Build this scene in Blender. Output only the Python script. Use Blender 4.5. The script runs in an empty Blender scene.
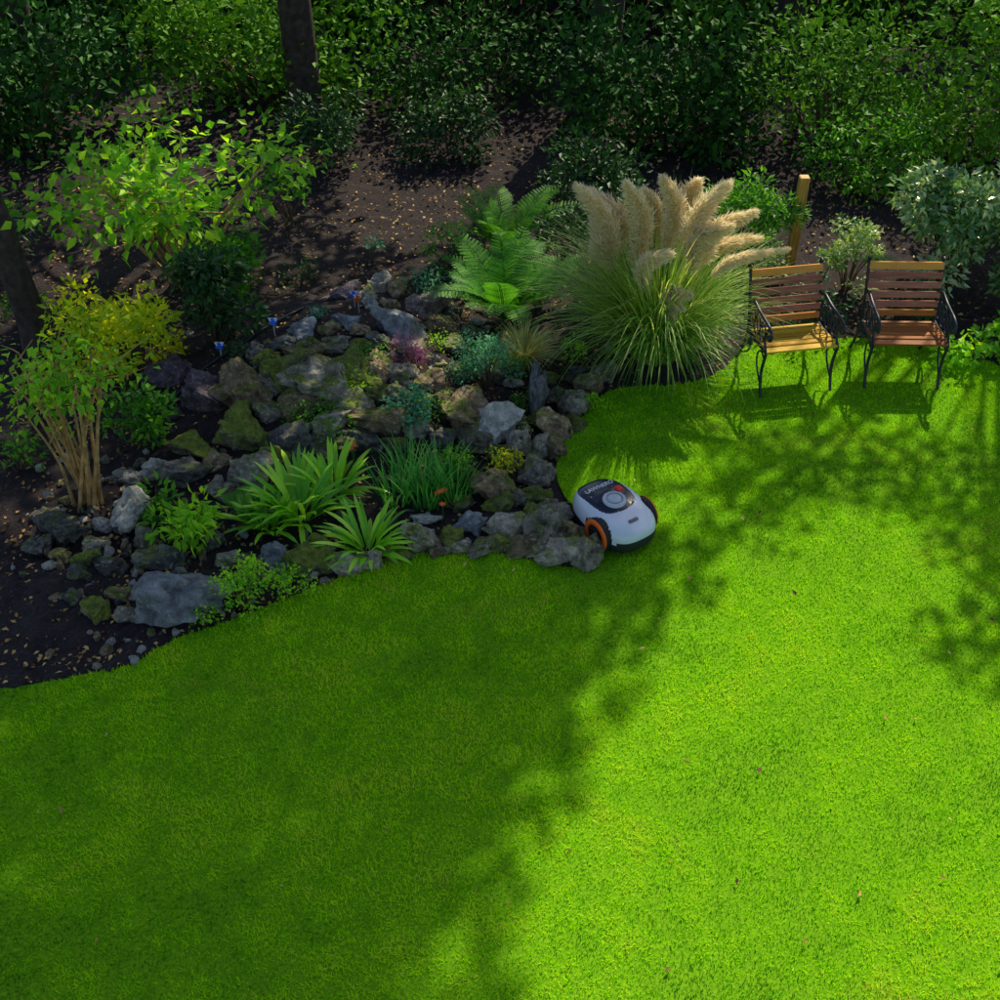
import bpy, bmesh, math, random
import numpy as np
from mathutils import Vector, noise, Matrix
rng=np.random.default_rng(7); random.seed(7)
H=5.6; PITCH=math.radians(40); FPX=1207.0
EL=math.radians(45);AZ=math.atan2(.4,.917);KX=.4/math.tan(EL);KY=.917/math.tan(EL)
CP,SP=math.cos(PITCH),math.sin(PITCH)
MC=(-1.4,8.2)
def hgt(x,y):
    g=0.42*np.exp(-(((x-MC[0])/1.15)**2+((y-MC[1])/1.0)**2))
    return np.maximum(0,g-0.03)
# survey helpers: real-world ground position of a point seen from the upstairs window
def P(u,v,dz=0.0):
    a=(u-500)/FPX;k=(500-v)/FPX
    d=(a,CP+k*SP,-SP+k*CP); z=dz
    for _ in range(14):
        t=(H-z)/-d[2]; z=float(hgt(a*t,d[1]*t))+dz
    return np.array([a*t,d[1]*t,z]),t
def W(u,v,y):
    a=(u-500)/FPX;k=(500-v)/FPX
    t=y/(CP+k*SP); return np.array([a*t,y,H+t*(-SP+k*CP)])
def unit(a): return a/np.maximum(1e-9,np.linalg.norm(a,axis=-1,keepdims=True))
# ---------------------------------------------------------------- mesh builder
class MB:
    def __init__(s): s.V=[];s.R=[];s.G=[];s.n=0
    def add(s,V,F,mi=0,rnd=None,smooth=False):
        V=np.asarray(V,float).reshape(-1,3);F=np.asarray(F,int)
        if rnd is None: rnd=np.full(len(V),random.random())
        elif np.isscalar(rnd): rnd=np.full(len(V),float(rnd))
        s.V.append(V);s.R.append(rnd);s.G.append((F+s.n,mi,smooth));s.n+=len(V)
    def build(s,name,mats,parent=None,loc=None,rot=None):
        V=np.concatenate(s.V);R=np.concatenate(s.R)
        me=bpy.data.meshes.new(name)
        lo=np.concatenate([g[0].ravel() for g in s.G]);
        tot=np.concatenate([np.full(len(g[0]),g[0].shape[1]) for g in s.G])
        mi=np.concatenate([np.full(len(g[0]),g[1]) for g in s.G])
        sm=np.concatenate([np.full(len(g[0]),g[2]) for g in s.G])
        me.vertices.add(len(V));me.vertices.foreach_set('co',V.ravel().astype(np.float32))
        me.loops.add(len(lo));me.loops.foreach_set('vertex_index',lo.astype(np.int32))
        me.polygons.add(len(tot));st=np.concatenate([[0],np.cumsum(tot)[:-1]])
        me.polygons.foreach_set('loop_start',st.astype(np.int32))
        me.polygons.foreach_set('material_index',mi.astype(np.int32))
        me.polygons.foreach_set('use_smooth',sm.astype(bool))
        me.update(calc_edges=True)
        at=me.attributes.new('rnd','FLOAT','POINT');at.data.foreach_set('value',R.astype(np.float32))
        for m in mats: me.materials.append(m)
        ob=bpy.data.objects.new(name,me);bpy.context.scene.collection.objects.link(ob)
        if parent: ob.parent=parent
        if loc is not None: ob.location=loc
        if rot is not None: ob.rotation_euler=rot
        return ob
def empty(name,loc,rz=0):
    e=bpy.data.objects.new(name,None);bpy.context.scene.collection.objects.link(e)
    e.location=loc;e.rotation_euler=(0,0,rz);e.empty_display_size=.2;return e
LT=np.array([[0,0,0],[.4,-.5,.08],[.4,.5,.08],[1,0,-.08],[.42,0,-.02]])
LF=np.array([[0,1,4],[0,4,2],[1,3,4],[4,3,2]])
def leaves(mb,pos,d,nrm,L,Wd,mi=0,rnd=None):
    n=len(pos);d=unit(d);s=unit(np.cross(nrm,d));nn=np.cross(d,s)
    L=np.broadcast_to(L,(n,));Wd=np.broadcast_to(Wd,(n,))
    V=(pos[:,None,:]+d[:,None,:]*(LT[None,:,0:1]*L[:,None,None])+s[:,None,:]*(LT[None,:,1:2]*Wd[:,None,None])
       +nn[:,None,:]*(LT[None,:,2:3]*L[:,None,None]))
    F=(LF[None]+5*np.arange(n)[:,None,None]).reshape(-1,3)
    if rnd is None: rnd=rng.random(n)
    mb.add(V.reshape(-1,3),F,mi,np.repeat(rnd,5))
def blades(mb,base,az,L,lean,droop,wd,nseg=5,mi=0,rnd=None,prof=None,twist=0.0):
    n=len(base);L=np.broadcast_to(L,(n,));lean=np.broadcast_to(lean,(n,));droop=np.broadcast_to(droop,(n,));wd=np.broadcast_to(wd,(n,))
    pts=np.zeros((n,nseg+1,3));cur=base.copy();pts[:,0]=cur
    for i in range(nseg):
        s=(i+.5)/nseg; a=lean+droop*s**1.5
        st=np.stack([np.sin(a)*np.cos(az),np.sin(a)*np.sin(az),np.cos(a)],1)*(L/nseg)[:,None]
        cur=cur+st;pts[:,i+1]=cur
    t=az+twist*(rng.random(n)-.5)
    side=np.stack([-np.sin(t),np.cos(t),np.zeros(n)],1)
    s=np.linspace(0,1,nseg+1)
    if prof is None: w=(1-s**2.2)*.92+.08*(1-s)+.02
    else: w=prof(s)
    off=side[:,None,:]*(w[None,:,None]*wd[:,None,None]*.5)
    V=np.stack([pts-off,pts+off],2).reshape(-1,3)
    b=np.arange(nseg)*2
    f=np.stack([b,b+1,b+3,b+2],1)
    F=(f[None]+(2*(nseg+1))*np.arange(n)[:,None,None]).reshape(-1,4)
    if rnd is None: rnd=rng.random(n)
    mb.add(V,F,mi,np.repeat(rnd,2*(nseg+1)),True)
    return pts
def tube(mb,path,rad,seg=7,mi=0,rnd=None):
    path=np.array(path,float);n=len(path);rad=np.broadcast_to(rad,(n,))
    T=unit(np.gradient(path,axis=0));u=np.array([0,0,1.]) if abs(T[0][2])<.9 else np.array([1.,0,0])
    V=[]
    for i in range(n):
        u=u-T[i]*u.dot(T[i]);u=u/max(1e-9,np.linalg.norm(u));w=np.cross(T[i],u)
        a=np.linspace(0,2*math.pi,seg,endpoint=False)
        V.append(path[i]+rad[i]*(np.cos(a)[:,None]*u+np.sin(a)[:,None]*w))
    V=np.concatenate(V);F=[]
    for i in range(n-1):
        for j in range(seg):
            k=(j+1)%seg;F.append([i*seg+j,i*seg+k,(i+1)*seg+k,(i+1)*seg+j])
    mb.add(V,F,mi,rnd,True)
    mb.add(V[:seg],[list(range(seg))[::-1]],mi,rnd);mb.add(V[-seg:],[list(range(seg))],mi,rnd)
def smooth(pts,m=6):
    p=np.array(pts,float);q=np.vstack([2*p[0]-p[1],p,2*p[-1]-p[-2]]);out=[]
    for i in range(1,len(q)-2):
        for t in np.linspace(0,1,m,endpoint=False):
            out.append(.5*((2*q[i])+(-q[i-1]+q[i+1])*t+(2*q[i-1]-5*q[i]+4*q[i+1]-q[i+2])*t*t+(-q[i-1]+3*q[i]-3*q[i+1]+q[i+2])*t**3))
    out.append(p[-1]);return np.array(out)
def box(mb,c,s,mi=0,rnd=None,ch=.004,R=None):
    x,y,z=np.array(s)/2;V=[];
    for sx in(-1,1):
        for sy in(-1,1):
            for sz in(-1,1):
                V+=[[sx*x,sy*(y-ch),sz*(z-ch)],[sx*(x-ch),sy*y,sz*(z-ch)],[sx*(x-ch),sy*(y-ch),sz*z]]
    bm=bmesh.new();
    for v in V: bm.verts.new(v)
    bmesh.ops.convex_hull(bm,input=bm.verts[:]);bmesh.ops.triangulate(bm,faces=bm.faces[:]);bmesh.ops.recalc_face_normals(bm,faces=bm.faces[:])
    bm.verts.index_update();VV=np.array([v.co[:] for v in bm.verts]);FF=[[v.index for v in f.verts] for f in bm.faces]
    bm.free()
    if R is not None: VV=VV@np.array(R).T
    mb.add(VV+np.array(c),FF,mi,rnd)
def lathe(mb,prof,axis,c,seg=40,mi=0,rnd=.5):
    prof=np.array(prof);a=np.linspace(0,2*math.pi,seg,endpoint=False);V=[]
    for r,h in prof:
        if axis=='z': V.append(np.stack([r*np.cos(a),r*np.sin(a),np.full(seg,h)],1))
        else: V.append(np.stack([r*np.cos(a),np.full(seg,h),r*np.sin(a)],1))
    V=np.concatenate(V)+np.array(c);F=[]
    for i in range(len(prof)-1):
        for j in range(seg):
            k=(j+1)%seg;F.append([i*seg+j,i*seg+k,(i+1)*seg+k,(i+1)*seg+j])
    mb.add(V,F,mi,rnd,True)
# ---------------------------------------------------------------- materials
def newmat(name):
    m=bpy.data.materials.new(name);m.use_nodes=True;nt=m.node_tree
    return m,nt,nt.nodes['Principled BSDF'],nt.nodes['Material Output']
def ramp(nt,fac,stops):
    r=nt.nodes.new('ShaderNodeValToRGB');e=r.color_ramp.elements
    while len(e)<len(stops): e.new(.5)
    for i,(p,c) in enumerate(stops): e[i].position=p;e[i].color=(*c,1)
    nt.links.new(fac,r.inputs[0]);return r.outputs[0]
def leafmat(name,cols,tr=.35,rough=.5,spec=.35,tint=1.5,tb=.5):
    m,nt,b,o=newmat(name);a=nt.nodes.new('ShaderNodeAttribute');a.attribute_name='rnd'
    n=len(cols);c=ramp(nt,a.outputs['Fac'],[(i/(max(1,n-1)),cols[i]) for i in range(n)])
    nt.links.new(c,b.inputs['Base Color']);b.inputs['Roughness'].default_value=rough;b.inputs['Specular IOR Level'].default_value=spec
    if tr<=0: return m
    t=nt.nodes.new('ShaderNodeBsdfTranslucent');g=nt.nodes.new('ShaderNodeMix');g.data_type='RGBA';g.blend_type='MULTIPLY';g.inputs[0].default_value=1
    nt.links.new(c,g.inputs[6]);g.inputs[7].default_value=(tint*1.1 if tb<.9 else tint,tint,tint*tb,1);nt.links.new(g.outputs[2],t.inputs[0])
    x=nt.nodes.new('ShaderNodeMixShader');x.inputs[0].default_value=tr
    nt.links.new(b.outputs[0],x.inputs[1]);nt.links.new(t.outputs[0],x.inputs[2]);nt.links.new(x.outputs[0],o.inputs[0]);return m
def plain(name,c,rough=.5,metal=0,coat=0,nz=0.0):
    m,nt,b,o=newmat(name);b.inputs['Base Color'].default_value=(*c,1);b.inputs['Roughness'].default_value=rough;b.inputs['Metallic'].default_value=metal
    b.inputs['Coat Weight'].default_value=coat
    if nz:
        t=nt.nodes.new('ShaderNodeTexCoord');n=nt.nodes.new('ShaderNodeTexNoise');n.inputs['Scale'].default_value=14;n.inputs['Detail'].default_value=8
        nt.links.new(t.outputs['Object'],n.inputs[0])
        nt.links.new(ramp(nt,n.outputs[0],[(.3,tuple(x*(1-nz) for x in c)),(.7,tuple(min(1,x*(1+nz)) for x in c))]),b.inputs['Base Color'])
    return m
def noise_n(nt,co,scale,detail=6,rough=.6):
    n=nt.nodes.new('ShaderNodeTexNoise');n.inputs['Scale'].default_value=scale;n.inputs['Detail'].default_value=detail;n.inputs['Roughness'].default_value=rough
    nt.links.new(co,n.inputs['Vector']);return n.outputs[0]
def mixc(nt,f,a,b):
    g=nt.nodes.new('ShaderNodeMix');g.data_type='RGBA'
    nt.links.new(f,g.inputs[0]) if not isinstance(f,float) else setattr(g.inputs[0],'default_value',f)
    for s,x in((6,a),(7,b)):
        if isinstance(x,tuple): g.inputs[s].default_value=(*x,1)
        else: nt.links.new(x,g.inputs[s])
    return g.outputs[2]
def math_n(nt,op,a,b):
    g=nt.nodes.new('ShaderNodeMath');g.operation=op
    for i,x in enumerate((a,b)):
        if isinstance(x,(int,float)): g.inputs[i].default_value=x
        else: nt.links.new(x,g.inputs[i])
    return g.outputs[0]
def bump(nt,b,h,st,dist):
    n=nt.nodes.new('ShaderNodeBump');n.inputs['Strength'].default_value=st;n.inputs['Distance'].default_value=dist
    nt.links.new(h,n.inputs['Height']);nt.links.new(n.outputs[0],b.inputs['Normal'])
def rockmat(name,dk,lt,moss=.4,lich=.5):
    m,nt,b,o=newmat(name);tc=nt.nodes.new('ShaderNodeTexCoord');oi=nt.nodes.new('ShaderNodeObjectInfo')
    add=nt.nodes.new('ShaderNodeVectorMath');add.operation='ADD';nt.links.new(tc.outputs['Object'],add.inputs[0])
    nt.links.new(math_n(nt,'MULTIPLY',oi.outputs['Random'],20),add.inputs[1]);co=add.outputs[0]
    n1=noise_n(nt,co,9,10,.75);c=ramp(nt,n1,[(.34,dk),(.52,tuple((a+d)/2 for a,d in zip(dk,lt))),(.66,lt)])
    n2=noise_n(nt,co,30,5,.75);c=mixc(nt,math_n(nt,'MULTIPLY',ramp(nt,n2,[(.54,(0,0,0)),(.60,(1,1,1))]),lich),c,(.76,.72,.56))
    ge=nt.nodes.new('ShaderNodeNewGeometry');sx=nt.nodes.new('ShaderNodeSeparateXYZ');nt.links.new(ge.outputs['Normal'],sx.inputs[0])
    n3=noise_n(nt,co,6,9,.75)
    f=math_n(nt,'ADD',math_n(nt,'MULTIPLY',sx.outputs[2],.22),n3)
    f=ramp(nt,f,[(.84-moss*.35,(0,0,0)),(.93-moss*.35,(1,1,1))])
    c=mixc(nt,f,c,ramp(nt,n2,[(.3,(.03,.07,.008)),(.7,(.30,.36,.03))]))
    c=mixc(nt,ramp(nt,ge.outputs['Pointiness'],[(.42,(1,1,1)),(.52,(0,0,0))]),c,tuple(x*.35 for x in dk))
    br=nt.nodes.new('ShaderNodeHueSaturation');nt.links.new(c,br.inputs['Color'])
    nt.links.new(math_n(nt,'ADD',math_n(nt,'MULTIPLY',oi.outputs['Random'],1.0),.7),br.inputs['Value'])
    nt.links.new(br.outputs[0],b.inputs['Base Color']);b.inputs['Roughness'].default_value=.85
    bump(nt,b,math_n(nt,'ADD',n1,math_n(nt,'MULTIPLY',n2,.5)),1.0,.07);return m
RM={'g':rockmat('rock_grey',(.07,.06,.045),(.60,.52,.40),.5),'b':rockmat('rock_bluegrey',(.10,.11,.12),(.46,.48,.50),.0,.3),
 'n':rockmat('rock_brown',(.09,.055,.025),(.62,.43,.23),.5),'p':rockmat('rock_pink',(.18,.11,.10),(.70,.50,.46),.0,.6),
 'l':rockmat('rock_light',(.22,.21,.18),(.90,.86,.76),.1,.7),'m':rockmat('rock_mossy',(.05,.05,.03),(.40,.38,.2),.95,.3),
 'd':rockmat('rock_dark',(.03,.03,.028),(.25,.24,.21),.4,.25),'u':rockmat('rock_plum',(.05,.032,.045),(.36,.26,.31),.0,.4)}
# ---------------------------------------------------------------- lawn outline
edge_px=[(-60,700),(0,688),(60,680),(125,666),(165,644),(235,619),(300,594),(350,574),(400,557),(450,549),(500,553),(545,562),(590,564),(602,548),(585,518),(562,490),(556,462),(572,432),(592,408),(622,388),(690,383),(725,368),(748,346),(800,341),(860,338),(930,338),(965,350),(1010,372),(1080,390)]
E=np.array([P(u,v)[0][:2] for u,v in edge_px])
Es=smooth(np.c_[E,np.zeros(len(E))],8)[:,:2]
Es=Es+np.array([[0.02*noise.noise(Vector((p[0]*3,p[1]*3,1))),0.03*noise.noise(Vector((p[0]*3,p[1]*3,7)))+.02*noise.noise(Vector((p[0]*11,p[1]*11,7)))] for p in Es])
POLY=np.vstack([[-14,Es[0,1]-1.2],Es,[14,Es[-1,1]-.6],[14,-12],[-14,-12]])
def inpoly(x,y,poly=POLY):
    r=np.zeros(x.shape,bool);n=len(poly);j=n-1
    for i in range(n):
        xi,yi=poly[i];xj,yj=poly[j]
        c=((yi>y)!=(yj>y))&(x<(xj-xi)*(y-yi)/((yj-yi) if yj!=yi else 1e-9)+xi);r^=c;j=i
    return r
def axis(lo,hi,a,b,st):
    mid=np.arange(a,b,st);left=a-np.geomspace(st,a-lo,22)[::-1];right=b+np.geomspace(st,hi-b,22);return np.concatenate([left,mid,right])
gx=axis(-300,300,-7,7,.05);gy=axis(-300,400,3,14,.05)
X,Y=np.meshgrid(gx,gy);ins=inpoly(X,Y)
Z=hgt(X,Y)
nz=np.zeros_like(Z)
for i in range(14):
    a=rng.random()*6.28;k=2+i*2.1;ph=rng.random()*6.28
    nz+=np.sin((X*math.cos(a)+Y*math.sin(a))*k+ph+1.3*np.sin(Y*k*.37+ph))/(1+i*.55)
near=(np.abs(X)<7)&(Y>3)&(Y<14)
nz=nz*.016+rng.normal(0,.008,Z.shape)
Z=np.where(near&~ins,Z+nz+.0,Z-.0);Z=np.where(ins,-.012,Z)
ny,nx=X.shape;idx=np.arange(nx*ny).reshape(ny,nx)
F=np.stack([idx[:-1,:-1],idx[:-1,1:],idx[1:,1:],idx[1:,:-1]],-1).reshape(-1,4)
m,nt,b,o=newmat('soil');tc=nt.nodes.new('ShaderNodeTexCoord');co=tc.outputs['Object']
n1=noise_n(nt,co,3,8,.7);n2=noise_n(nt,co,45,8,.75)
c=ramp(nt,n2,[(.3,(.010,.006,.007)),(.55,(.042,.026,.028)),(.75,(.17,.11,.11))])
c=mixc(nt,ramp(nt,n1,[(.45,(0,0,0)),(.7,(.6,.6,.6))]),c,(.018,.012,.010))
nt.links.new(c,b.inputs['Base Color']);b.inputs['Roughness'].default_value=.95;bump(nt,b,n2,1,.04)
mb=MB();mb.add(np.stack([X,Y,Z],-1).reshape(-1,3),F,0,.5,True);mb.build('ground',[m])
bm=bmesh.new();vs=[bm.verts.new((x,y,.004)) for x,y in POLY];bm.faces.new(vs);bmesh.ops.triangulate(bm,faces=bm.faces[:]);bmesh.ops.recalc_face_normals(bm,faces=bm.faces[:])
me=bpy.data.meshes.new('lawn');bm.to_mesh(me);bm.free();lawn=bpy.data.objects.new('lawn',me);bpy.context.scene.collection.objects.link(lawn)
m,nt,b,o=newmat('lawn_thatch');tc=nt.nodes.new('ShaderNodeTexCoord');co=tc.outputs['Object']
c=ramp(nt,noise_n(nt,co,60,6,.7),[(.3,(.06,.20,.006)),(.7,(.24,.48,.010))]);nt.links.new(c,b.inputs['Base Color']);b.inputs['Roughness'].default_value=1;b.inputs['Specular IOR Level'].default_value=.05
me.materials.append(m)
# grass blades
N=780000
gxp=rng.uniform(-6,6.2,N);gyp=rng.uniform(2.1,10.2,N)
ok=(np.abs(gxp)<.46*(gyp*.8+3.2)*1.0+.25)
gxp,gyp=gxp[ok],gyp[ok];ok=inpoly(gxp,gyp);gxp,gyp=gxp[ok],gyp[ok];n=len(gxp);print('blades',n)
def fbm(x,y,k0,n_,g=1.55):
    s=np.zeros(len(x))
    for i in range(n_):
        a=rng.random()*6.28;k=k0*g**i;s+=np.sin((x*math.cos(a)+y*math.sin(a))*k+rng.random()*6+1.5*np.sin(y*k*.5+i)+np.cos(x*k*.6))/(1+i*.35)
    return s/(n_*.45)
patch=fbm(gxp,gyp,.8,9);fine=fbm(gxp,gyp,12,6);dry=fbm(gxp,gyp,2.2,6);clump=fbm(gxp,gyp,4.5,6)
mb=MB()
rn=np.clip(.47+.40*patch+.20*fine+.26*clump+rng.normal(0,.15,n),0,.84)
rn=np.where((dry>.55)&(rng.random(n)<.25),.91+rng.random(n)*.09,rn)
blades(mb,np.stack([gxp,gyp,np.zeros(n)],1),rng.uniform(0,6.28,n)+.5*patch,(.020+.011*rng.random(n))*(1+.3*patch+.35*fine+.35*np.maximum(clump,0)),rng.uniform(.1,1.2,n),0,rng.uniform(.004,.0075,n),1,0,rn,lambda s:1-s*.8)
gm=leafmat('grass_blade',[(.025,.19,.016),(.13,.48,.012),(.40,.84,.006),(.62,.96,.010),(.68,.56,.12)],.44,.8,.02,1.04,.15)
mb.build('lawn_grass',[gm])
# ---------------------------------------------------------------- rocks
bm=bmesh.new();bmesh.ops.create_icosphere(bm,subdivisions=4,radius=1);bm.verts.index_update()
IV=np.array([v.co[:] for v in bm.verts]);IFc=np.array([[v.index for v in f.verts] for f in bm.faces]);bm.free()
def rock_verts(rx,ry,rz,rough=.22,cuts=12):
    V=IV.copy()
    for _ in range(cuts):
        nn=unit(rng.normal(0,1,3));d=rng.uniform(.42,.8);e=V@nn-d;V=V-np.where(e>0,e,0)[:,None]*nn*.97
    o=rng.random(3)*50
    dis=np.array([noise.fractal(Vector(tuple(v*1.5+o)),.7,2.1,6)+.5*abs(noise.noise(Vector(tuple(v*5+o))))-.5*abs(noise.noise(Vector(tuple(v*2.6+o+9)))) for v in V])
    V=V*(1+rough*dis)[:,None];V=V/np.percentile(np.abs(V),94,axis=0)
    a=rng.uniform(-.3,.3);R=np.array([[math.cos(a),-math.sin(a),0],[math.sin(a),math.cos(a),0],[0,0,1]])
    return (V*np.array([rx,ry,rz]))@R.T
def rock(u,v,w,h,k='g',lift=.35,tilt=0):
    p,t=P(u,v);s=FPX/t;rx=w/2/s*1.08;r=h/2/s*1.1
    p,t=P(u,v,r*lift)
    V=rock_verts(rx,r,r*rng.uniform(.8,1.1),.29)
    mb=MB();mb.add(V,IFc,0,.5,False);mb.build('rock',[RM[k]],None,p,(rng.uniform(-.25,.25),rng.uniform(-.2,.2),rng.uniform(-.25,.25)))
R=[(182,596,80,54,'b'),(164,557,48,26,'d'),(127,513,32,38,'l'),(145,536,24,24,'g'),(100,612,26,24,'m'),(128,615,26,22,'g'),(62,530,44,34,'d'),(38,545,26,20,'d'),(92,545,26,22,'g'),(112,568,28,22,'d'),(78,575,24,20,'d'),
(180,475,54,30,'d'),(191,443,42,36,'m'),(238,430,44,44,'m'),(200,397,48,40,'u'),(163,376,42,32,'u'),(247,388,58,40,'n'),(256,355,20,22,'d'),(252,472,40,32,'g'),(155,470,24,16,'l'),(130,480,20,16,'l'),(215,540,24,18,'d'),
(288,372,46,34,'m'),(322,380,62,46,'g'),(352,372,50,36,'m'),(300,408,44,32,'n'),(346,402,60,30,'g'),(382,418,62,34,'n'),(330,425,36,32,'g'),(288,440,42,32,'d'),(268,410,32,30,'g'),(305,355,36,22,'n'),(335,352,34,20,'g'),(378,372,26,28,'n'),(362,440,44,24,'d'),
(405,376,30,26,'g'),(430,382,28,26,'n'),(447,398,26,26,'n'),(463,414,44,44,'n'),(495,425,50,42,'l'),(470,440,34,26,'g'),(536,398,17,56,'b'),(516,384,22,16,'g'),(522,446,24,26,'g'),(541,448,24,26,'g'),(538,471,34,32,'g'),(512,462,22,20,'n'),(534,497,34,24,'m'),(492,488,40,40,'n'),(474,478,26,24,'m'),(556,426,34,26,'n'),(572,407,28,26,'g'),(590,388,28,24,'n'),(606,374,26,22,'g'),(560,396,22,18,'d'),(578,376,22,18,'d'),
(272,558,34,28,'b'),(308,560,46,38,'m'),(345,565,32,26,'g'),(424,541,36,28,'g'),(424,520,32,16,'l'),(450,540,24,24,'m'),(472,525,26,24,'b'),(508,530,52,32,'g'),(548,532,38,38,'g'),(566,552,60,32,'g'),(584,553,32,34,'g'),(516,549,34,20,'n'),(484,548,28,18,'g'),(558,521,32,26,'g'),(530,514,26,20,'m'),(399,553,24,18,'m'),(372,562,26,20,'g'),
(400,328,42,40,'b'),(344,297,28,20,'u'),(368,296,22,18,'g'),(380,286,20,18,'l'),(347,323,26,18,'b'),(304,330,26,22,'b'),(424,306,38,28,'p'),(440,328,30,24,'n'),(457,346,26,18,'g'),(372,306,16,14,'l'),(395,290,18,26,'n'),(338,342,24,16,'g'),(470,332,30,12,'g'),(478,322,14,10,'l'),(412,350,24,18,'g'),(376,340,26,18,'d'),(452,312,20,16,'d'),(360,330,20,14,'n'),(322,352,22,14,'n'),(285,345,24,16,'d'),(395,395,24,20,'g'),(415,300,16,12,'p'),(490,345,20,14,'d'),(435,362,20,16,'g'),(445,440,24,18,'d'),(400,345,18,12,'l'),
(275,460,28,20,'m'),(345,445,30,18,'n'),(320,445,24,18,'g'),(395,445,26,18,'m'),(415,430,26,18,'g'),(355,355,28,18,'n'),(420,400,24,18,'m'),(270,385,26,22,'g'),(268,360,28,18,'m'),(500,455,26,18,'m'),(556,450,22,24,'n'),(575,425,20,18,'m'),(500,505,28,20,'m'),(515,500,22,18,'g'),(460,505,26,18,'m'),(545,512,30,20,'g'),(575,535,34,24,'n'),(437,548,22,18,'n'),(462,548,24,16,'g'),(498,545,24,18,'m'),(530,545,30,20,'n'),(550,545,26,20,'g'),(230,560,28,20,'g'),(250,575,30,20,'m'),(215,460,28,20,'n'),(220,490,26,18,'g'),(330,400,30,22,'n'),(375,395,28,20,'m'),(540,420,22,18,'m'),(520,425,18,16,'n'),(388,306,18,14,'n'),(356,345,22,14,'m'),(415,330,20,16,'g'),(330,330,20,14,'n'),(312,345,20,16,'m'),(480,360,24,16,'n'),(465,375,24,18,'m'),(447,372,20,16,'n'),(500,375,22,16,'g'),(548,378,20,14,'m'),(60,555,22,16,'n'),(85,560,24,18,'m'),(45,515,24,18,'g'),(100,525,20,16,'l'),(140,560,20,16,'g'),(120,595,22,16,'n'),(75,600,22,16,'d'),(150,590,20,14,'n')]
for r in R: rock(*r[:5])
mb=MB();bm=bmesh.new();bmesh.ops.create_icosphere(bm,subdivisions=2,radius=1);bm.verts.index_update()
JV=np.array([v.co[:] for v in bm.verts]);JF=np.array([[v.index for v in f.verts] for f in bm.faces]);bm.free()
for i in range(620):
    u=rng.uniform(40,610);v=rng.uniform(285,620)
    if i>420: u=rng.normal(115,45);v=rng.normal(540,55)
    p,t=P(u,v)
    if inpoly(np.array([p[0]]),np.array([p[1]]))[0]: continue
    r=rng.uniform(.010,.05);V=JV.copy()
    for _ in range(7):
        nn=unit(rng.normal(0,1,3));e=V@nn-.6;V=V-np.where(e>0,e,0)[:,None]*nn
    V=V*(1+rng.normal(0,.07,(len(V),1)))*r*rng.uniform(.6,1.3,3);V+=p+np.array([0,0,r*.25])
    mb.add(V,JF,rng.integers(0,4),.5,False)
mb.build('rubble_stones',[RM['g'],RM['d'],RM['l'],RM['n']])
# ---------------------------------------------------------------- vegetation materials
G_mid=leafmat('leaf_mid',[(.02,.10,.01),(.08,.30,.015),(.20,.50,.025)],.4)
G_hm=leafmat('leaf_hedge',[(.03,.11,.01),(.09,.27,.015),(.22,.45,.03)],.15,.6,.15)
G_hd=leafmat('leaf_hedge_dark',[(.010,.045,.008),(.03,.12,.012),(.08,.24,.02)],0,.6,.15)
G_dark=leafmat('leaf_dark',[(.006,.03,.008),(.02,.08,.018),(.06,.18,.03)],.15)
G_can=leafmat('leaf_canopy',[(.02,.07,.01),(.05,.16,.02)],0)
G_yel=leafmat('leaf_yellow',[(.16,.38,.01),(.55,.66,.015),(.95,.88,.03)],.5)
G_lime=leafmat('leaf_lime',[(.08,.30,.015),(.26,.60,.02),(.52,.84,.04)],.5)
G_teal=leafmat('leaf_teal',[(.03,.16,.08),(.08,.34,.17),(.22,.56,.32)],.25)
G_var=leafmat('leaf_variegated',[(.05,.16,.03),(.15,.36,.06),(.55,.66,.30),(.85,.88,.62)],.3,.35,.6)
G_gloss=leafmat('leaf_glossy',[(.03,.12,.03),(.10,.28,.07),(.36,.52,.22),(.75,.80,.50)],.25,.25,.8)
G_stem=leafmat('pampas_leaf',[(.05,.18,.02),(.16,.38,.04),(.38,.58,.10),(.80,.80,.36)],.45,.45)
Bark=plain('bark',(.05,.035,.025),.9,nz=.6);Cane=plain('cane_bark',(.48,.29,.10),.7,nz=.5);Twig=plain('twig_bark',(.12,.08,.04),.8,nz=.5)
Litter=leafmat('dead_leaf',[(.10,.04,.02),(.32,.16,.05),(.60,.37,.12),(.8,.58,.2)],.2,.7)
Plum=leafmat('pampas_plume',[(.90,.74,.47),(.98,.90,.67),(1.0,.96,.82)],.6,.9,.05,1.0,.95)
Heath=leafmat('heather_flower',[(.12,.03,.10),(.40,.09,.28),(.62,.24,.48)],.2,.7)
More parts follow.
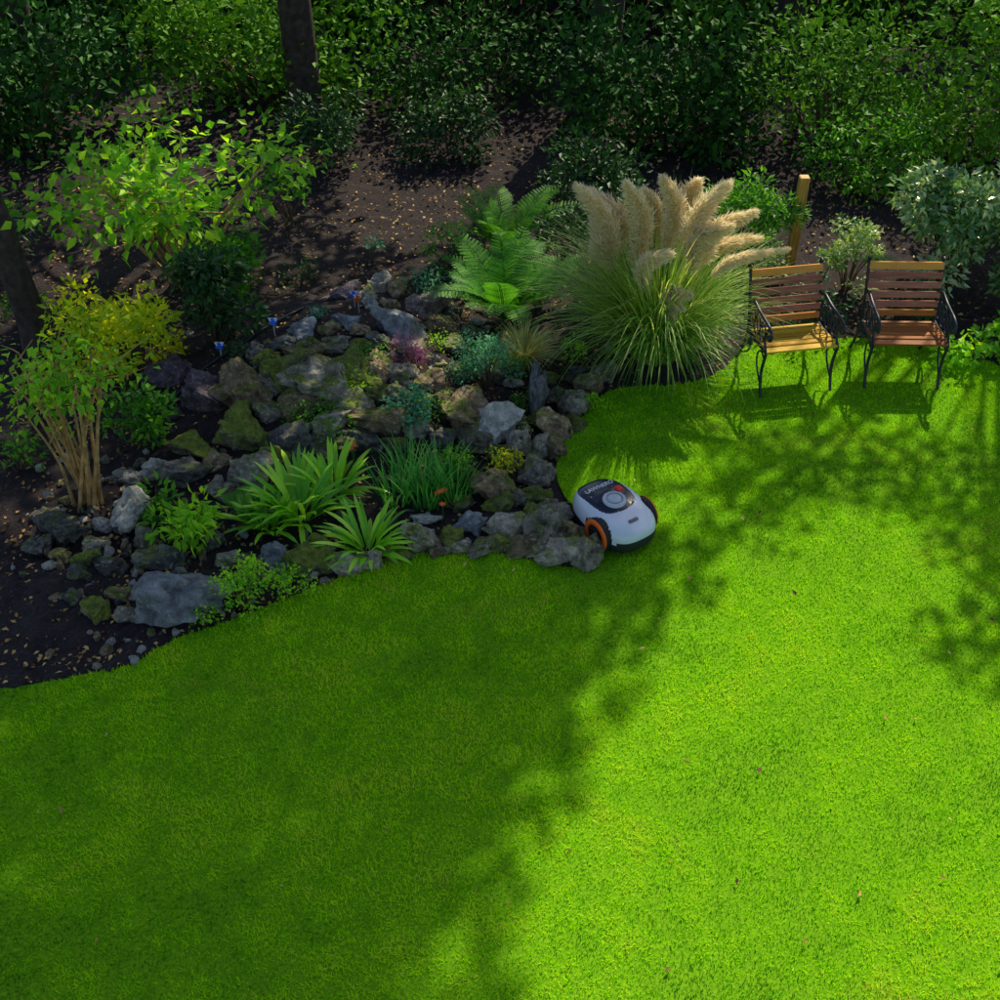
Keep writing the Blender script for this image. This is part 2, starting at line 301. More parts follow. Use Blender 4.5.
def shrub(name,u,vb,vt,hw,N,leaf,mat,depth=.8,ncl=14,stem=Twig,asp=.5,up=.4,low=.15,stemr=.008):
    p,t=P(u,vb);s=FPX/t;rx=hw/s;ztop=W(u,vt,p[1])[2]-p[2];hgt_=max(.08,ztop)
    mb=MB();C=[]
    for i in range(ncl):
        a=rng.uniform(0,6.28);r=math.sqrt(rng.random());z=low+(1-low)*rng.random()**.7
        sh=math.sqrt(max(.1,1-((z-.45)/.75)**2))
        C.append([r*math.cos(a)*rx*sh*.8,r*math.sin(a)*rx*depth*sh*.8,z*hgt_*.9])
    C=np.array(C)
    for c in C:
        b0=np.array([c[0]*.12,c[1]*.12,-.02]);md=np.array([c[0]*.45,c[1]*.45,c[2]*.55])
        tube(mb,smooth([b0,md,c],4),np.linspace(stemr,stemr*.4,9),5,1)
    cr=rx*.75/math.sqrt(ncl)*1.9
    w=rng.integers(0,ncl,N);off=rng.normal(0,1,(N,3));off=unit(off)*(rng.random(N)**.45)[:,None]
    pos=C[w]+off*cr*np.array([1,1,.75]);pos[:,2]=np.maximum(pos[:,2],.01)
    d=off+rng.normal(0,.5,(N,3));d[:,2]-=.1;nrm=rng.normal(0,.6,(N,3))+off*.4;nrm[:,2]+=up+.5
    L=leaf*rng.uniform(.6,1.25,N);cb=rng.uniform(-.2,.2,ncl)
    leaves(mb,pos,d,nrm,L,L*asp,0,np.clip(rng.random(N)*.7+.15+cb[w],0,1))
    return mb.build(name,[mat,stem],None,p)
shrub('golden_shrub',122,372,290,72,1700,.075,G_yel,.8,18)
shrub('golden_shrub',30,335,300,30,300,.06,G_mid,.8,8)
shrub('laurel_bush',218,345,248,52,1700,.085,G_dark,.8,14)
shrub('laurel_bush',232,300,235,45,900,.07,G_mid,.8,14)
shrub('cotoneaster_shrub',145,440,392,34,600,.07,G_mid,.7,9)
shrub('hellebore',195,548,500,42,380,.085,G_lime,.8,9,asp=.4)
shrub('hellebore',160,520,490,22,150,.08,G_mid,.8,6,asp=.4)
shrub('hebe_bush',487,388,338,38,1900,.030,G_teal,.8,16,asp=.45)
shrub('sedum_plant',412,432,392,28,700,.035,G_teal,.8,10,asp=.7)
shrub('sedum_plant',515,380,352,20,300,.03,G_mid,.8,8)
shrub('heather',411,368,338,23,1300,.018,Heath,.8,9,asp=.3)
shrub('creeping_jenny',505,478,446,20,340,.03,G_yel,.8,9)
shrub('creeping_jenny',519,438,420,11,140,.022,G_var,.8,5)
shrub('creeping_jenny',245,606,566,38,800,.026,G_lime,.9,18,asp=.8)
shrub('creeping_jenny',290,594,568,28,450,.024,G_lime,.9,12,asp=.8)
shrub('creeping_jenny',205,624,606,20,240,.022,G_lime,.9,8,asp=.8)
shrub('strawberry_plant',592,408,395,14,140,.04,G_lime,.9,6)
shrub('strawberry_plant',575,362,342,14,150,.04,G_lime,.9,6)
shrub('strawberry_plant',318,322,310,12,120,.03,G_teal,.9,5)
shrub('periwinkle',430,300,262,26,300,.04,G_teal,.9,9)
shrub('periwinkle',452,275,225,28,400,.05,G_mid,.9,9)
shrub('periwinkle',372,262,232,9,60,.05,G_teal,.9,4)
shrub('periwinkle',300,285,265,22,160,.04,G_dark,.9,6)
shrub('moss_saxifrage',350,395,372,24,160,.035,G_lime,.8,7)
shrub('moss_saxifrage',300,425,405,20,160,.03,G_mid,.8,6)
shrub('moss_saxifrage',440,420,400,20,200,.03,G_mid,.8,6)
shrub('moss_saxifrage',372,365,345,20,220,.03,G_mid,.8,6)
shrub('moss_saxifrage',455,470,448,20,200,.035,G_lime,.8,6)
shrub('moss_saxifrage',520,410,398,14,120,.03,G_mid,.8,5)
shrub('moss_saxifrage',440,350,336,16,160,.025,G_lime,.8,5)
shrub('ivy',330,432,408,28,300,.035,G_mid,.8,7)
shrub('ivy',240,360,345,16,160,.035,G_dark,.8,6)
shrub('ivy',60,380,355,40,500,.05,G_dark,.8,9)
shrub('ivy',20,470,440,30,250,.05,G_mid,.8,9)
shrub('ivy',10,265,215,50,700,.06,G_dark,.8,9)
shrub('variegated_euonymus',845,292,215,34,1100,.055,G_var,.8,14)
shrub('variegated_euonymus',770,285,240,28,500,.045,G_var,.8,9)
shrub('privet_shrub',735,262,180,60,1800,.07,G_mid,.8,16)
shrub('privet_shrub',560,262,205,30,500,.07,G_dark,.8,8)
shrub('privet_shrub',800,325,280,50,600,.06,G_dark,.5,12)
shrub('privet_shrub',905,325,290,40,400,.06,G_dark,.5,9)
shrub('camellia_bush',945,285,165,85,4200,.085,G_gloss,.8,24,stemr=.015)
shrub('variegated_holly',1035,300,170,70,2600,.085,G_var,.8,18,stemr=.015)
shrub('bergenia',975,362,335,40,240,.075,G_lime,.5,9,asp=.8)
shrub('bergenia',1010,350,310,30,240,.06,G_mid,.7,9,asp=.7)
shrub('viburnum_bush',330,165,105,55,1200,.08,G_dark,.8,12)
shrub('viburnum_bush',450,155,100,55,1200,.08,G_dark,.8,12)
shrub('viburnum_bush',600,200,140,60,1300,.08,G_dark,.8,12)
shrub('viburnum_bush',860,190,110,70,1700,.08,G_mid,.8,14)
def multistem(name,u,vb,vt,hw,nst,N,leaf,mat,bark,r=.014,crown=.5):
    p,t=P(u,vb);s=FPX/t;hh=W(u,vt,p[1])[2]-p[2];rx=hw/s;mb=MB();tips=[]
    for i in range(nst):
        a=rng.uniform(0,6.28);q=math.sqrt(rng.random());T=np.array([q*math.cos(a)*rx*.85,q*math.sin(a)*rx*.6,hh*rng.uniform(.75,1)])
        b0=np.array([rng.normal(0,.05),rng.normal(0,.05),-.03]);md=b0*.4+T*.45+rng.normal(0,.03,3);md[2]=T[2]*.5
        path=smooth([b0,md,T],6);tube(mb,path,np.linspace(r,r*.35,len(path)),6,1)
        for k in range(3):
            c=path[rng.integers(int(len(path)*crown),len(path))]
            e=c+np.array([rng.normal(0,rx*.3),rng.normal(0,rx*.3),rng.uniform(.0,.2)*hh]);tube(mb,[c,(c+e)/2+rng.normal(0,.01,3),e],[r*.4,r*.3,r*.15],4,1)
            tips+=[e,(c+e)/2]
        tips.append(T)
    tips=np.array(tips);w=rng.integers(0,len(tips),N);off=rng.normal(0,1,(N,3))*np.array([1,1,.6])*rx*.16
    d=off+rng.normal(0,.08,(N,3));d[:,2]-=.05;nrm=rng.normal(0,.45,(N,3));nrm[:,2]+=1
    L=leaf*rng.uniform(.6,1.2,N);leaves(mb,tips[w]+off,d,nrm,L,L*.6,0);return mb.build(name,[mat,bark],None,p)
multistem('hydrangea_shrub',88,500,358,60,18,520,.075,G_lime,Cane,.016,.62)
multistem('smoke_bush',190,285,150,120,13,1300,.12,G_lime,Cane,.022,.6)
multistem('garden_sapling',290,225,150,40,5,220,.10,G_mid,Twig,.012,.5)
def tuft(name,u,v,n,L,lean,droop,wd,mat,r=.04,seg=7,prof=None,ecc=1):
    p,t=P(u,v);mb=MB();az=rng.uniform(0,6.28,n);q=rng.random(n)**.5*r
    base=np.stack([q*np.cos(az),q*np.sin(az)*ecc,np.zeros(n)],1);az=az+rng.normal(0,.35,n)
    blades(mb,base,az,rng.uniform(*L,n),rng.uniform(*lean,n),rng.uniform(*droop,n),rng.uniform(*wd,n),seg,0,None,prof,.6)
    return mb.build(name,[mat],None,p)
hart=lambda s: np.interp(s,[0,.12,.3,.6,.85,1],[.12,.6,.9,1,.7,.03])*(1+.12*np.sin(s*40))
G_hart=leafmat('harts_tongue_leaf',[(.10,.36,.015),(.25,.64,.025),(.50,.84,.05)],.35,.35,.5)
tuft('harts_tongue_fern',300,517,64,(.32,.56),(.15,1.0),(.5,1.2),(.032,.048),G_hart,.09,14,hart)
tuft('harts_tongue_fern',335,495,40,(.28,.48),(.15,.9),(.5,1.1),(.028,.042),G_hart,.07,14,hart)
tuft('harts_tongue_fern',368,552,54,(.24,.42),(.25,1.0),(.5,1.2),(.028,.042),G_hart,.07,14,hart)
tuft('harts_tongue_fern',268,530,28,(.22,.38),(.3,1.1),(.5,1.1),(.026,.04),G_hart,.05,14,hart)
G_strap=leafmat('strap_leaf',[(.03,.22,.04),(.10,.44,.06),(.26,.64,.11)],.3,.4)
for (u,v,n) in [(395,500,70),(425,502,110),(455,498,80),(410,478,60),(440,480,60)]:
    tuft('crocosmia_clump',u,v,n,(.22,.36),(.05,.5),(.1,.9),(.010,.016),G_strap,.12)
G_sedge=leafmat('sedge_leaf',[(.24,.28,.06),(.62,.60,.24),(.88,.82,.5)],.3,.5)
tuft('golden_sedge',524,358,560,(.22,.38),(.3,1.1),(.4,1.3),(.006,.011),G_sedge,.05)
tuft('iris_clump',330,412,26,(.12,.22),(.1,.6),(.2,.8),(.01,.015),G_mid,.05)
tuft('iris_clump',470,292,50,(.2,.35),(.1,.7),(.3,1),(.012,.02),G_mid,.08)
def fern(name,u,v,nf,Lr,mat,wmax=.16):
    p,t=P(u,v);mb=MB();az=np.linspace(0,6.28,nf,endpoint=False)+rng.normal(0,.2,nf)
    L=rng.uniform(*Lr,nf);pts=blades(mb,np.zeros((nf,3))+rng.normal(0,.02,(nf,3)),az,L,rng.uniform(.15,.7,nf),rng.uniform(.8,1.4,nf),.008,26,0)
    for i in range(nf):
        q=pts[i];T=unit(np.gradient(q,axis=0));sd=np.array([-math.sin(az[i]),math.cos(az[i]),0])
        for j in range(3,26):
            s=j/26;ln=wmax*math.sin(math.pi*min(1,s*.85+.12))**.8*rng.uniform(.85,1.1)
            for k in(-1,1):
                d=sd*k+T[j]*.45;n0=np.cross(T[j],sd);n0=n0 if n0[2]>0 else -n0
                mn=8;ss=np.linspace(.1,1,mn)[:,None];c=q[j]+unit(d)*ln*ss
                leaves(mb,np.repeat(c,2,0),np.stack([T[j],-T[j]]*mn)+unit(d)*.7,np.tile(n0,(2*mn,1))+rng.normal(0,.1,(2*mn,3)),ln*.24*(1.1-np.repeat(ss[:,0],2)*.8)+.004,ln*.13,0,np.full(2*mn,np.clip(rng.normal(.45,.2),0,1)))
    return mb.build(name,[mat],None,p)
G_fern=leafmat('fern_leaf',[(.03,.15,.015),(.09,.34,.02),(.20,.52,.04)],.4)
fern('lady_fern',503,322,18,(.7,1.0),G_fern,.15)
fern('lady_fern',505,255,13,(.6,.95),G_mid,.14)
fern('lady_fern',535,305,9,(.5,.7),G_fern,.12)
fern('lady_fern',255,520,7,(.25,.35),G_fern,.08)
# pampas grass
p,t=P(655,354);mb=MB();n=2500
az=rng.uniform(0,6.28,n);q=rng.random(n)**.5*.2;base=np.stack([p[0]+q*np.cos(az),p[1]+q*np.sin(az),np.zeros(n)],1)
az=az+rng.normal(0,.3,n)
blades(mb,base,az,rng.uniform(.7,1.55,n)*np.where(np.cos(az)>.3,.88,1),rng.uniform(.02,.65,n),rng.uniform(.3,2.1,n),rng.uniform(.008,.014,n),12,0,None,None,.5)
pl=[((612,268),(588,185),8.75,.13),((640,268),(634,180),8.6,.13),((622,250),(602,192),8.95,.13),((668,250),(672,175),8.7,.12),((690,255),(718,184),8.6,.13),((702,262),(744,210),8.5,.11),((680,240),(696,176),9.0,.13),((712,275),(778,250),8.4,.07),((645,288),(660,252),8.3,.10),((668,316),(684,290),8.2,.09),((672,324),(680,304),8.15,.05),((655,255),(650,186),9.1,.12),((704,255),(752,240),8.7,.10),((600,262),(596,222),8.8,.10),((690,270),(722,222),8.45,.11)]
for (a,b_,yy,rad) in pl:
    A=W(a[0],a[1],yy);B=W(b_[0],b_[1],yy-.05);bs=np.array([p[0]+rng.normal(0,.06),p[1]+rng.normal(0,.06),0])
    mid=bs*.5+A*.5;mid[:2]=bs[:2]*.7+A[:2]*.3
    bend=unit(np.array([B[0]-A[0]+rng.normal(0,.05),rng.normal(-.08,.1),0]))*.07
    ax=smooth([bs,mid,A,(A+B)/2+np.array([0,0,.04])-bend,B+bend*1.2],6);tube(mb,ax,np.linspace(.006,.002,len(ax)),5,0,.9)
    seg_=ax[12:];m_=2400;s=rng.random(m_);fi=s*(len(seg_)-1);i0=np.minimum(fi.astype(int),len(seg_)-2);fr=(fi-i0)[:,None];c=seg_[i0]*(1-fr)+seg_[i0+1]*fr
    tg=unit(seg_[i0+1]-seg_[i0]);r_=rad*(np.sin(np.pi*np.clip(s*.80+.14,0,1))**.6)
    rd=unit(rng.normal(0,1,(m_,3)));c=c+rd*(r_*.55*rng.random(m_)**.7)[:,None]
    dd=tg*.8+rd*.6+rng.normal(0,.25,(m_,3));dd[:,2]-=.2;dd+=unit(bend)*.4
    leaves(mb,c,dd,rng.normal(0,1,(m_,3)),r_*rng.uniform(.3,.8,m_)+.01,rng.uniform(.003,.007,m_),1)
mb.build('pampas_grass',[G_stem,Plum])
Or=plain('petal_orange',(.85,.16,.02),.6,nz=.2);Bl=plain('marker_blue',(.05,.20,.85),.4,nz=.1);Wh=plain('marker_white',(.8,.8,.8),.4,nz=.05);Gr=plain('stem_green',(.04,.15,.02),.6,nz=.2)
def flower(u,v,n=3):
    p,t=P(u,v+14);mb=MB()
    for i in range(n):
        top=np.array([rng.normal(0,.03),rng.normal(0,.03),.16+rng.uniform(0,.05)]);tube(mb,[[0,0,0],top*.5+[.005,0,0],top],.003,5,1)
        a=np.linspace(0,6.28,8)[:-1];leaves(mb,np.tile(top,(7,1)),np.stack([np.cos(a),np.sin(a),np.full(7,.4)],1),np.tile([0,0,1.],(7,1)),.03,.018,0)
    mb.build('orange_flower',[Or,Gr],None,p)
flower(437,497,3);flower(354,452,3);flower(442,510,1)
for (u,v,c) in [(222,360,0),(275,336,0),(355,308,0),(359,312,2)]:
    p,t=P(u,v);mb=MB();box(mb,(0,0,.06),(.006,.006,.14),1,.5,.001);box(mb,(0,0,.13),(.055,.010,.06),0,.5,.003,Matrix.Rotation(.4,3,'Y'))
    leaves(mb,np.array([[0,0,.145]]*2),np.array([[1,0,.6],[-1,0,.6]]),np.array([[0,-1,.6]]*2),.045,.035,1)
    mb.build('plant_label',[Bl if c==0 else Or,Wh],None,p)
mb=MB();hp=[(150,420),(180,392),(205,368),(240,345),(275,322),(320,300),(350,285)]
tube(mb,smooth([P(*q,.03)[0] for q in hp],8),.012,8,0,.5);mb.build('garden_hose',[plain('hose_rubber',(.012,.014,.02),.4,nz=.2)])
p,t=P(790,262);mb=MB();box(mb,(0,0,.38),(.09,.09,.96),0,.5,.008)
m,nt,b,o=newmat('post_wood');tc=nt.nodes.new('ShaderNodeTexCoord');mp=nt.nodes.new('ShaderNodeMapping');mp.inputs['Scale'].default_value=(12,12,.8);nt.links.new(tc.outputs['Object'],mp.inputs[0])
nn=noise_n(nt,mp.outputs[0],6,6);nt.links.new(ramp(nt,nn,[(.3,(.40,.18,.03)),(.7,(.85,.48,.10))]),b.inputs['Base Color']);bump(nt,b,nn,.5,.01)
mb.build('wooden_post',[m],None,p)
def tree(name,x,y,h,r,C,leaf,per,cr,mat,lean=(0,0)):
    mb=MB();top=np.array([x+lean[0],y+lean[1],h]);b0=np.array([x,y,-.1]);mid=(b0+top)/2+np.array([rng.normal(0,.12),rng.normal(0,.1),0])
    path=smooth([b0,mid,top],8);rr=np.linspace(r,r*.5,len(path));rr[0]*=1.35;tube(mb,path,rr,12,1)
    for c in C:
        s=path[rng.integers(len(path)//2,len(path))];md=(s+c)/2+np.array([0,0,.25])+rng.normal(0,.1,3)
        q=smooth([s,md,c],5);tube(mb,q,np.linspace(r*.28,r*.06,len(q)),5,1)
        off=unit(rng.normal(0,1,(per,3)))*(rng.random(per)**.5)[:,None]*cr*np.array([1,1,.7])
        d=off+rng.normal(0,.3,(per,3));nrm=rng.normal(0,.6,(per,3));nrm[:,2]+=.8;L=leaf*rng.uniform(.6,1.2,per);leaves(mb,c+off,d,nrm,L,L*.6,0)
    return mb.build(name,[mat,Bark])
p0=P(30,345)[0]
tree('apple_tree',p0[0]+.1,p0[1],4.2,.13,[np.array([p0[0]-1+rng.normal(0,.6),p0[1]+.8+rng.normal(0,.7),rng.uniform(3.6,5)]) for _ in range(4)],.13,200,.5,G_can,(-.95,.5))
# shade trees behind the border (their crowns throw the big lawn shadow)
def edge(gy): return .42+(gy-4.07)*.47 if gy<6.45 else (-.1 if gy<7.2 else (-.6 if gy<8 else -1.1))
trk=[(-5.5,13.8),(-2.2,13.4),(1.2,14.2),(3.6,15.2)];CL=[[] for _ in trk]
cell=.50
for iy in range(26):
    for ix in range(34):
        gy_=.6+iy*cell+rng.uniform(-.1,.1);gx_=-9.5+ix*cell+rng.uniform(-.1,.1)
        if gy_>11.2 or gx_+.30>edge(gy_) or gx_<-3.4-.62*gy_: continue
        pr_=1 if gy_<6.0 else (.38 if gy_<7.6 else (.22 if gy_<8.6 else .17))
        if gy_>=6 and gx_>-.3 and gy_<6.5: pr_=.95
        if rng.random()>pr_: continue
        Yc=rng.uniform(12.8,15.6);Zc=(Yc-gy_)/KY
        if Zc<3.4: 
            Yc=gy_+KY*3.6;Zc=3.6
        c=np.array([gx_+KX*Zc,Yc,Zc]);k=int(np.argmin([abs(c[0]-a) for a,b_ in trk]));CL[k].append(c)
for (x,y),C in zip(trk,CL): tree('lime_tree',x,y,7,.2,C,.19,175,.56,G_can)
C=[]
for (u,v) in [(745,448),(790,455),(830,470),(870,485),(915,500),(960,515),(1000,535),(900,455),(960,470),(1010,480),(970,640),(1000,655),(1030,600),(850,440),(730,500),(760,520),(800,490),(985,560),(1030,500),(735,470)]:
    g=P(u,v)[0];z=rng.uniform(6.3,7.6);C.append(np.array([g[0]+KX*z,g[1]+KY*z,z]))
tree('ash_tree',7.0,15.5,5.6,.2,C,.13,75,.36,G_can)
def bulk(name,x,y,rx,ry,h,N,leaf,mat):
    mb=MB();nc=26;C=np.stack([rng.uniform(-rx,rx,nc),rng.uniform(-ry,ry,nc),rng.uniform(.1,1,nc)*h],1)
    for c in C[::2]: tube(mb,smooth([[c[0]*.3,c[1]*.3,0],[c[0]*.6,c[1]*.6,c[2]*.6],c],4),np.linspace(.03,.008,9),5,1)
    w=rng.integers(0,nc,N);off=unit(rng.normal(0,1,(N,3)))*(rng.random(N)**.5)[:,None]*.55
    d=off+rng.normal(0,.3,(N,3));nrm=rng.normal(0,.6,(N,3));nrm[:,2]+=.6;L=leaf*rng.uniform(.6,1.2,N);pos=C[w]+off;pos[:,2]=np.maximum(pos[:,2],.02)
    cb=rng.uniform(-.25,.25,nc);leaves(mb,pos,d,nrm,L,L*.55,0,np.clip(rng.random(N)*.7+.15+cb[w],0,1));return mb.build(name,[mat,Twig],None,(x,y,0))
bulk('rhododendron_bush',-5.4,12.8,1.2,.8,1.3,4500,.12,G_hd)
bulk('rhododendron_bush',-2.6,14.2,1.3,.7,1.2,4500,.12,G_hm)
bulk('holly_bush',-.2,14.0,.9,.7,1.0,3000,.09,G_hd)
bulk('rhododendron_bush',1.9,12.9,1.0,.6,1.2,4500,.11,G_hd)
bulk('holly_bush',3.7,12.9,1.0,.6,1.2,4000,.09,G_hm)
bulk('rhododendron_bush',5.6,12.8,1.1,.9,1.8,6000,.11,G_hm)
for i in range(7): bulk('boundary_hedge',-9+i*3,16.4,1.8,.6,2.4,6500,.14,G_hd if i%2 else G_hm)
mb=MB()
for i in range(150): box(mb,(-15+i*.2,17.6+(.012 if i%2 else 0),.95),(.19,.02,1.9),0,rng.random(),.003)
fm=leafmat('fence_wood',[(.09,.05,.025),(.2,.12,.06)],0,.8);mb.build('timber_fence',[fm])
# fallen leaves
n=7600;u=rng.uniform(-40,640,n);v=rng.uniform(195,700,n);v[:3000]=rng.uniform(110,330,3000)
pp=np.array([P(a,b_)[0] for a,b_ in zip(u,v)])
n2=1100;ur=rng.uniform(700,1040,n2);vr=rng.uniform(180,372,n2);pp=np.vstack([pp,np.array([P(a,b_)[0] for a,b_ in zip(ur,vr)])])
pp=pp[~inpoly(pp[:,0],pp[:,1])];pp=np.vstack([pp,np.stack([rng.uniform(-4,4,90),rng.uniform(3,8,90),np.full(90,.02)],1)])
n=len(pp);pp[:,2]+=.018;az=rng.uniform(0,6.28,n);nrm=rng.normal(0,.35,(n,3));nrm[:,2]+=1;L=rng.uniform(.016,.05,n)
mb=MB();leaves(mb,pp,np.stack([np.cos(az),np.sin(az),rng.normal(0,.2,n)],1),nrm,L,L*.55);mb.build('fallen_leaves',[Litter])
# ---------------------------------------------------------------- garden chairs
Iron=plain('cast_iron',(.02,.026,.045),.4,.2,nz=.3)
def wood(name,c1,c2):
    m,nt,b,o=newmat(name);tc=nt.nodes.new('ShaderNodeTexCoord');mp=nt.nodes.new('ShaderNodeMapping');mp.inputs['Scale'].default_value=(1.2,14,14);nt.links.new(tc.outputs['Object'],mp.inputs[0])
    nn=noise_n(nt,mp.outputs[0],5,8,.65);a=nt.nodes.new('ShaderNodeAttribute');a.attribute_name='rnd'
    f=math_n(nt,'ADD',math_n(nt,'MULTIPLY',nn,.8),math_n(nt,'MULTIPLY',a.outputs['Fac'],.35))
    nt.links.new(ramp(nt,f,[(.3,c1),(.75,c2)]),b.inputs['Base Color']);b.inputs['Roughness'].default_value=.6;b.inputs['Specular IOR Level'].default_value=.25;bump(nt,b,nn,.4,.004);return m
WB=wood('slat_wood_shaded_brown',(.20,.06,.045),(.62,.23,.15));WS=wood('slat_wood_sunlit_gold',(.38,.19,.01),(.80,.50,.03));WR=wood('slat_wood_red',(.20,.055,.012),(.62,.22,.05))  # backrest brown has shade painted into it, gold seat has sunlight painted in
WT=wood('slat_wood_orange',(.40,.12,.02),(.85,.36,.08))
def chair(u,v,rz,seatmat):
    p,t=P(u,v);e=empty('garden_chair',p,rz)
    for sx in(-1,1):
        mb=MB();x=sx*.295
        def tb(pts,r,m=6): tube(mb,smooth([[x,a,b_] for a,b_ in pts],m),r,8,0,.5)
        tb([(-.03,0),(-.012,.03),(.02,.12),(.035,.22),(.015,.33),(.0,.40)],.013)
        tb([(0,.40),(.2,.385),(.42,.375)],.013)
        tb([(.42,.375),(.44,.25),(.50,.12),(.56,.02),(.585,0)],.013)
        tb([(.42,.375),(.44,.5),(.485,.66),(.54,.82),(.565,.85),(.555,.875),(.53,.87)],.013)
        tb([(.47,.61),(.38,.655),(.25,.64),(.12,.635),(.02,.63),(-.04,.60),(-.045,.55),(-.01,.53),(.015,.555)],.014)
        tb([(.0,.40),(.045,.45),(.06,.51),(.03,.58),(.0,.625)],.011)
        tb([(.03,.1),(.14,.2),(.16,.3),(.1,.36),(.04,.34)],.008)
        tb([(.5,.1),(.36,.2),(.32,.3),(.38,.36)],.008)
        for (cy,cz,r) in [(.13,.515,.055),(.25,.51,.06),(.36,.505,.05)]:
            a=np.linspace(0,2*math.pi,17);tb([(cy+r*math.cos(q),cz+r*1.5*math.sin(q)) for q in a],.007,2)
            tb([(cy-r*.6,cz-r),(cy,cz),(cy+r*.6,cz+r)],.006)
        mb.build('cast_iron_side_'+('right' if sx>0 else 'left'),[Iron],e)
    mb=MB()
    for i in range(6):
        y=.0+i*.07;z=.415-.055*(y/.42)+(.012 if i==0 else 0)*-1
        box(mb,(0,y+.02,z+.004),(.59,.056,.02),0,rng.random(),.004,Matrix.Rotation(-.08+(-.25 if i==0 else 0)*-1,3,'X'))
    mb.build('seat_slats',[seatmat],e)
    mb=MB()
    for i in range(6):
        s=i/5;z=.455+s*.37;y=.425+.105*s**1.3
        box(mb,(0,y-.018,z),(.59,.02,.052 if i<5 else .062),1 if i in(0,5) else 0,rng.random(),.004,Matrix.Rotation(-.27,3,'X'))
    mb.build('backrest_slats',[WB,WT],e)
    mb=MB();tube(mb,[[-.295,.2,.37],[0,.2,.365],[.295,.2,.37]],.007,6,0,.5);mb.build('cross_brace',[Iron],e)
chair(794,392,.17,WS);chair(900,387,-.02,WR)
# ---------------------------------------------------------------- robot mower
p,t=P(612,529);hd=math.atan2(-.83,.56);mw=empty('robot_lawn_mower',p,hd);mw.scale=(1.06,1.06,1.06)
White=plain('mower_white_shell',(.70,.75,.84),.28,0,.4,nz=.02);Blk=plain('mower_black_plastic',(.012,.020,.05),.22,0,.3,nz=.1);Org=plain('mower_orange',(1.0,.15,.01),.4,nz=.03);Gry=plain('mower_grey_dial',(.55,.59,.65),.35,nz=.05);Red=plain('mower_stop_red',(.9,.03,.02),.35,nz=.05);Tyre=plain('mower_tyre',(.01,.01,.012),.7,nz=.2);Sk=plain('mower_skirt',(.02,.022,.03),.4,nz=.1)
pr=np.array([(.88,.035),(.96,.05),(1,.085),(1,.125),(.99,.16),(.965,.19),(.925,.212),(.86,.229),(.76,.241),(.6,.249),(.35,.254),(.12,.256),(.001,.256)])
pr=smooth(np.c_[pr,np.zeros(len(pr))],7)[:,:2];seg=200;a=np.linspace(0,2*math.pi,seg,endpoint=False)
A_,B_=.30,.21
def top_z(z,x): return z*(1-.16*np.clip((x+.05)/A_,0,1)**1.6*(z/.25)-.05*np.clip((-x-.1)/A_,0,1))
V=[]
for s,z in pr:
    e_=2/2.9;x=A_*s*np.sign(np.cos(a))*np.abs(np.cos(a))**e_;y=B_*s*np.sign(np.sin(a))*np.abs(np.sin(a))**e_*(1-.10*np.clip(-x/A_,0,1))
    V.append(np.stack([x,y,top_z(z,x)],1))
V=np.concatenate(V);F=[]
for i in range(len(pr)-1):
    for j in range(seg):
        k=(j+1)%seg;F.append([i*seg+j,i*seg+k,(i+1)*seg+k,(i+1)*seg+j])
F=np.array(F);cen=V[F].mean(1);WXc=.09;WR_=.116
blk=(cen[:,2]<.112+.02*(cen[:,0]>.24))|((cen[:,2]<.20)&(np.hypot(cen[:,0]-WXc,cen[:,2]-WR_)<WR_+.008)&(np.abs(cen[:,1])>.6*B_))
pan=(cen[:,2]>.19)&((np.abs((cen[:,0]+.085)/.185)**3.2+np.abs(cen[:,1]/.150)**3.2)<1)
mb=MB();mb.add(V,F[~(blk|pan)],0,.5,True);mb.add(V,F[pan&~blk],1,.5,True);mb.add(V,F[blk],2,.5,True)
mb.build('body_shell',[White,Blk,Sk],mw)
mb=MB()
for sy in(-1,1):
    c=(WXc,sy*.189,WR_);r0=WR_
    q=[(.03,-.03),(r0-.003,-.03),(r0,.0),(r0-.002,.014),(r0-.004,.020)];lathe(mb,[(r,h*sy) for r,h in q],'y',c,56,0)
    q=[(r0-.004,.020),(r0-.008,.030),(r0-.034,.034),(r0-.038,.024)];lathe(mb,[(r,h*sy) for r,h in q],'y',c,56,1)
    q=[(r0-.038,.024),(.045,.016),(.03,.024),(.001,.026)];lathe(mb,[(r,h*sy) for r,h in q],'y',c,48,0)
    for k in range(26):
        an=k*2*math.pi/26;box(mb,(c[0]+(r0-.003)*math.cos(an),c[1]-.008*sy,c[2]+(r0-.003)*math.sin(an)),(.008,.036,.012),0,.5,.002,Matrix.Rotation(-an,3,'Y'))
mb.build('drive_wheels',[Tyre,Org],mw)
mb=MB()
for sy in(-1,1): lathe(mb,[(.001,-.02),(.04,-.02),(.042,0),(.04,.02),(.001,.02)],'y',(-.2,sy*.1,.042),24,0)
mb.build('caster_wheels',[Tyre],mw)
mb=MB();lathe(mb,[(.078,.246),(.078,.262),(.072,.267),(.055,.267),(.052,.262),(.046,.262),(.043,.272),(.036,.275),(.001,.275)],'z',(.0,0,-.002),48,0)
mb.build('dial_knob',[Gry],mw)
mb=MB();lathe(mb,[(.056,.2655),(.0535,.2668),(.0525,.264)],'z',(.0,0,-.001),48,0);mb.build('dial_ring',[Blk],mw)
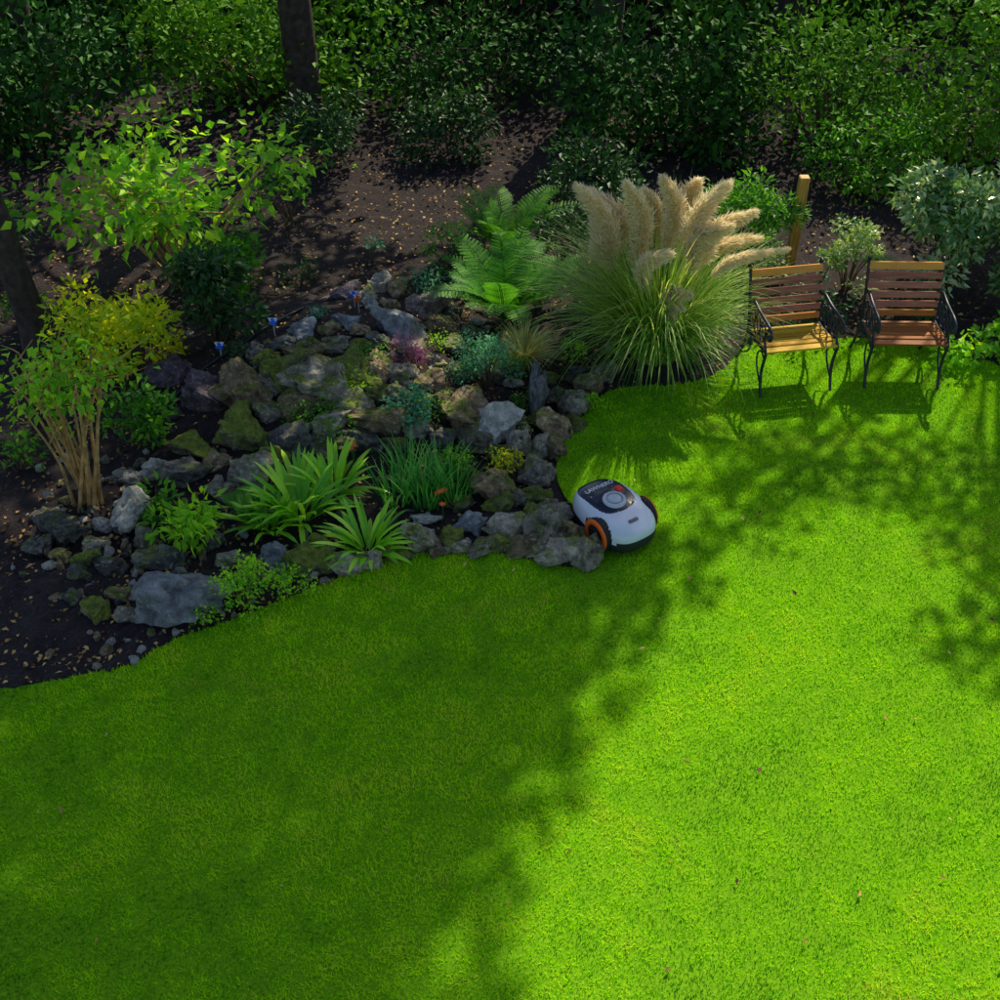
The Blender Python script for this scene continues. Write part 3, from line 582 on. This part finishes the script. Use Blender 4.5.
mb=MB();box(mb,(-.075,.095,.251),(.055,.05,.022),0,.5,.006);mb.build('stop_button',[Red],mw)
mb=MB();box(mb,(.01,.118,.241),(.06,.010,.008),0,.5,.002);box(mb,(-.09,-.105,.247),(.05,.008,.006),0,.5,.002);mb.build('shell_trim',[White],mw)
mb=MB();box(mb,(.20,.0,.2235),(.022,.07,.006),0,.5,.002,Matrix.Rotation(.22,3,'Y'));mb.build('hood_badge',[Blk],mw)
def label(txt,size,loc,mat,rx=0):
    cu=bpy.data.curves.new('label','FONT');cu.body=txt;cu.size=size;cu.align_x='CENTER';cu.align_y='CENTER';cu.extrude=.001;cu.offset=.0005
    ob=bpy.data.objects.new('label_text',cu);bpy.context.scene.collection.objects.link(ob);ob.parent=mw;ob.location=loc;ob.rotation_euler=(rx,0,math.pi/2);cu.materials.append(mat)
label('LAWNERO',.046,(-.160,0,.2525),Wh,0)
# ---------------------------------------------------------------- light, world, camera
w=bpy.data.worlds.new('World');bpy.context.scene.world=w;w.use_nodes=True;nt=w.node_tree
sk=nt.nodes.new('ShaderNodeTexSky');sk.sky_type='NISHITA';sk.sun_disc=False;sk.sun_elevation=EL;sk.sun_rotation=AZ
nt.links.new(sk.outputs[0],nt.nodes['Background'].inputs[0]);nt.nodes['Background'].inputs[1].default_value=.125
L=bpy.data.lights.new('sun','SUN');L.energy=5;L.angle=math.radians(.5);L.color=(1,.92,.68);so=bpy.data.objects.new('sun',L);bpy.context.scene.collection.objects.link(so)
S=Vector((math.sin(AZ)*math.cos(EL),math.cos(AZ)*math.cos(EL),math.sin(EL)));so.rotation_euler=S.to_track_quat('Z','Y').to_euler();so.location=(6,14,14)
cd=bpy.data.cameras.new('camera');cam=bpy.data.objects.new('camera',cd);bpy.context.scene.collection.objects.link(cam)
cam.location=(0,0,H);cam.rotation_euler=(math.pi/2-PITCH,0,0);cd.sensor_width=36;cd.lens=36*FPX/1000;cd.clip_end=1000;cd.clip_start=.05
bpy.context.scene.camera=cam
sc=bpy.context.scene;sc.view_settings.view_transform='Standard';sc.view_settings.look='None';sc.view_settings.exposure=0
